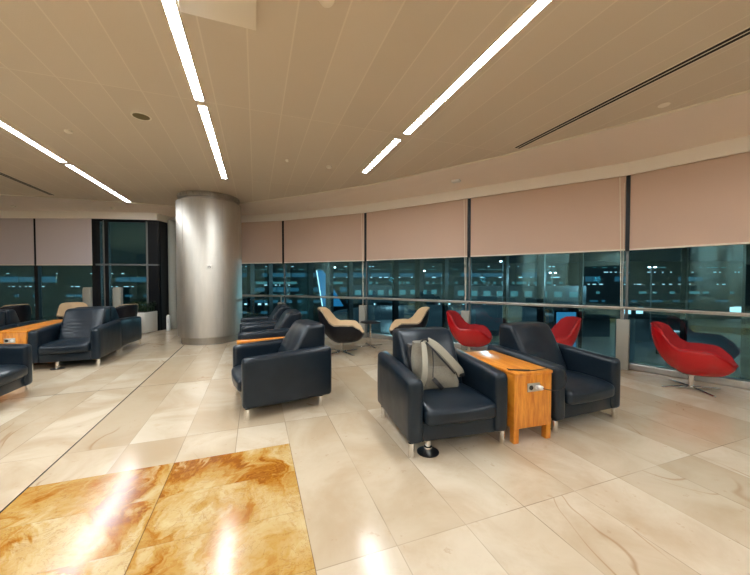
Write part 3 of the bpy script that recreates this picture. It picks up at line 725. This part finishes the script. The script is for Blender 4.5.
def jet_bridge(x, y, rz, label):
    o = thing('jet_bridge', label, 'jet bridge', (x, y, -6), rz, 'passenger bridges')
    bm = nb(); box(bm, (0,0,5.4), (16,2.6,2.6), .1, 2); link('tunnel', bm, 'facade', o)
    bm = nb()
    for k in range(9): box(bm, (-7+k*1.7, -1.33, 5.6), (.9,.05,.7))
    link('window_strip', bm, win_t, o)
    for sx in (-5, 6):
        bm = nb(); tube(bm, [(sx,0,0),(sx,0,4.2)], .3, 10); link('support', bm, 'framegrey', o)
jet_bridge(19, 44, -.35, 'dark passenger bridge with a row of lit panes, outside on the right'); jet_bridge(4, 50, .25, 'dark passenger bridge with lit panes, outside over the beige swivel chair')
for x, y, e in ((2,40,2600),(12,36,2600),(26,38,2200),(42,44,2500)):  # added bare point lights, no masts, to brighten the tarmac in cyan
    ld = bpy.data.lights.new('apron_fill_light', 'POINT'); ld.energy = e*.4; ld.color = (.55,.88,1.0); ld.shadow_soft_size = .3
    lo = bpy.data.objects.new('apron_fill_light', ld); C.objects.link(lo); lo.location = (x, y, 1.5)
lamps = [(-22,40,2.2,'leftmost'),(-6,46,3.2,'second'),(6,42,2.6,'third'),(15,38,3.6,'fourth'),(24,44,2.4,'fifth'),(34,40,3.0,'sixth'),(48,42,3.8,'seventh')]
for i, (x, y, z, wd) in enumerate(lamps):
    o = thing('apron_lamp', '%s apron lamp mast outside, counting from the left' % wd, 'lamp post', (x, y, -6), 0, 'apron lamp masts at night')
    bm = nb(); tube(bm, [(0,0,0),(0,0,z+6)], .08, 8); link('mast', bm, 'framegrey', o)
    for s in (-1, 1):
        bm = nb(); box(bm, (s*.35, -.1, z+6), (.22, .2, .12), .03); link('lamp_head', bm, lamp_e, o)
# airliner; light on fuselage, wing, blue fin and fin edge put in as emission
pln = thing('aircraft', 'parked aircraft with a lit blue tail fin, seen through the glass right of the column', 'aircraft', (-5.5, 40, -6))
wf = emit('fuselage_painted_glow', (.25,.5,.65), .06); bf = emit('blue_tail_painted_glow', (.04,.32,.65), .55); ef = emit('tail_edge_painted_glow', (.6,.9,1), 2.2)
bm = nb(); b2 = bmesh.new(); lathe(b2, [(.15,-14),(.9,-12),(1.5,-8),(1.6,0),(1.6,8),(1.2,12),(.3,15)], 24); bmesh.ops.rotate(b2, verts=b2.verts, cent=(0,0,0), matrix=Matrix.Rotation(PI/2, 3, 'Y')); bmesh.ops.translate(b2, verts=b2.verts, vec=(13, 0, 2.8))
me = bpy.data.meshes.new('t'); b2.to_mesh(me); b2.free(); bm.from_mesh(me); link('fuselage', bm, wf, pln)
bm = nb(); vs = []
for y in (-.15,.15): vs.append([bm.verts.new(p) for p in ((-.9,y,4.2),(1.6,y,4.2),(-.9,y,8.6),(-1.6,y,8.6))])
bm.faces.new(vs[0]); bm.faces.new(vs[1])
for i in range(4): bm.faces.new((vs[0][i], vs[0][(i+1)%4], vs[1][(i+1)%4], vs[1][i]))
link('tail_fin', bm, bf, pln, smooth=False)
bm = nb(); tube(bm, [(-.95,0,4.2),(-1.65,0,8.6)], .09, 6); link('fin_edge_glow', bm, ef, pln)
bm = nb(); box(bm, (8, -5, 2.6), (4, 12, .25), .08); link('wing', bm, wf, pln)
bs = emit('blue_board', (.05,.28,.5), .8); bm = nb(); box(bm, (11.5, 19.5, -1.6), (1.1, .15, 2.2)); g = tag(link('blue_board', bm, bs, smooth=False), 'upright blue lit board outside behind the right red chairs', 'lit board')
bm = nb(); box(bm, (11.5, 19.62, -1.6), (1.3, .1, 2.4)); tube(bm, [(11.5,19.65,-6),(11.5,19.65,-2.5)], .1, 8); link('board_frame', bm, 'frame', g, smooth=False)

# ------------------------------------------------------------------ world & view
w = bpy.data.worlds.new('night'); bpy.context.scene.world = w; w.use_nodes = True
w.node_tree.nodes['Background'].inputs[0].default_value = (.004,.010,.014,1); w.node_tree.nodes['Background'].inputs[1].default_value = 1
sc = bpy.context.scene
sc.view_settings.view_transform = 'Standard'; sc.view_settings.look = 'None'; sc.view_settings.gamma = 1; sc.view_settings.exposure = 0.48
sc.cycles.use_denoising = True; sc.cycles.max_bounces = 8; sc.cycles.diffuse_bounces = 5; sc.cycles.glossy_bounces = 4; sc.cycles.transparent_max_bounces = 12
sc.cycles.caustics_reflective = False; sc.cycles.sample_clamp_indirect = 8
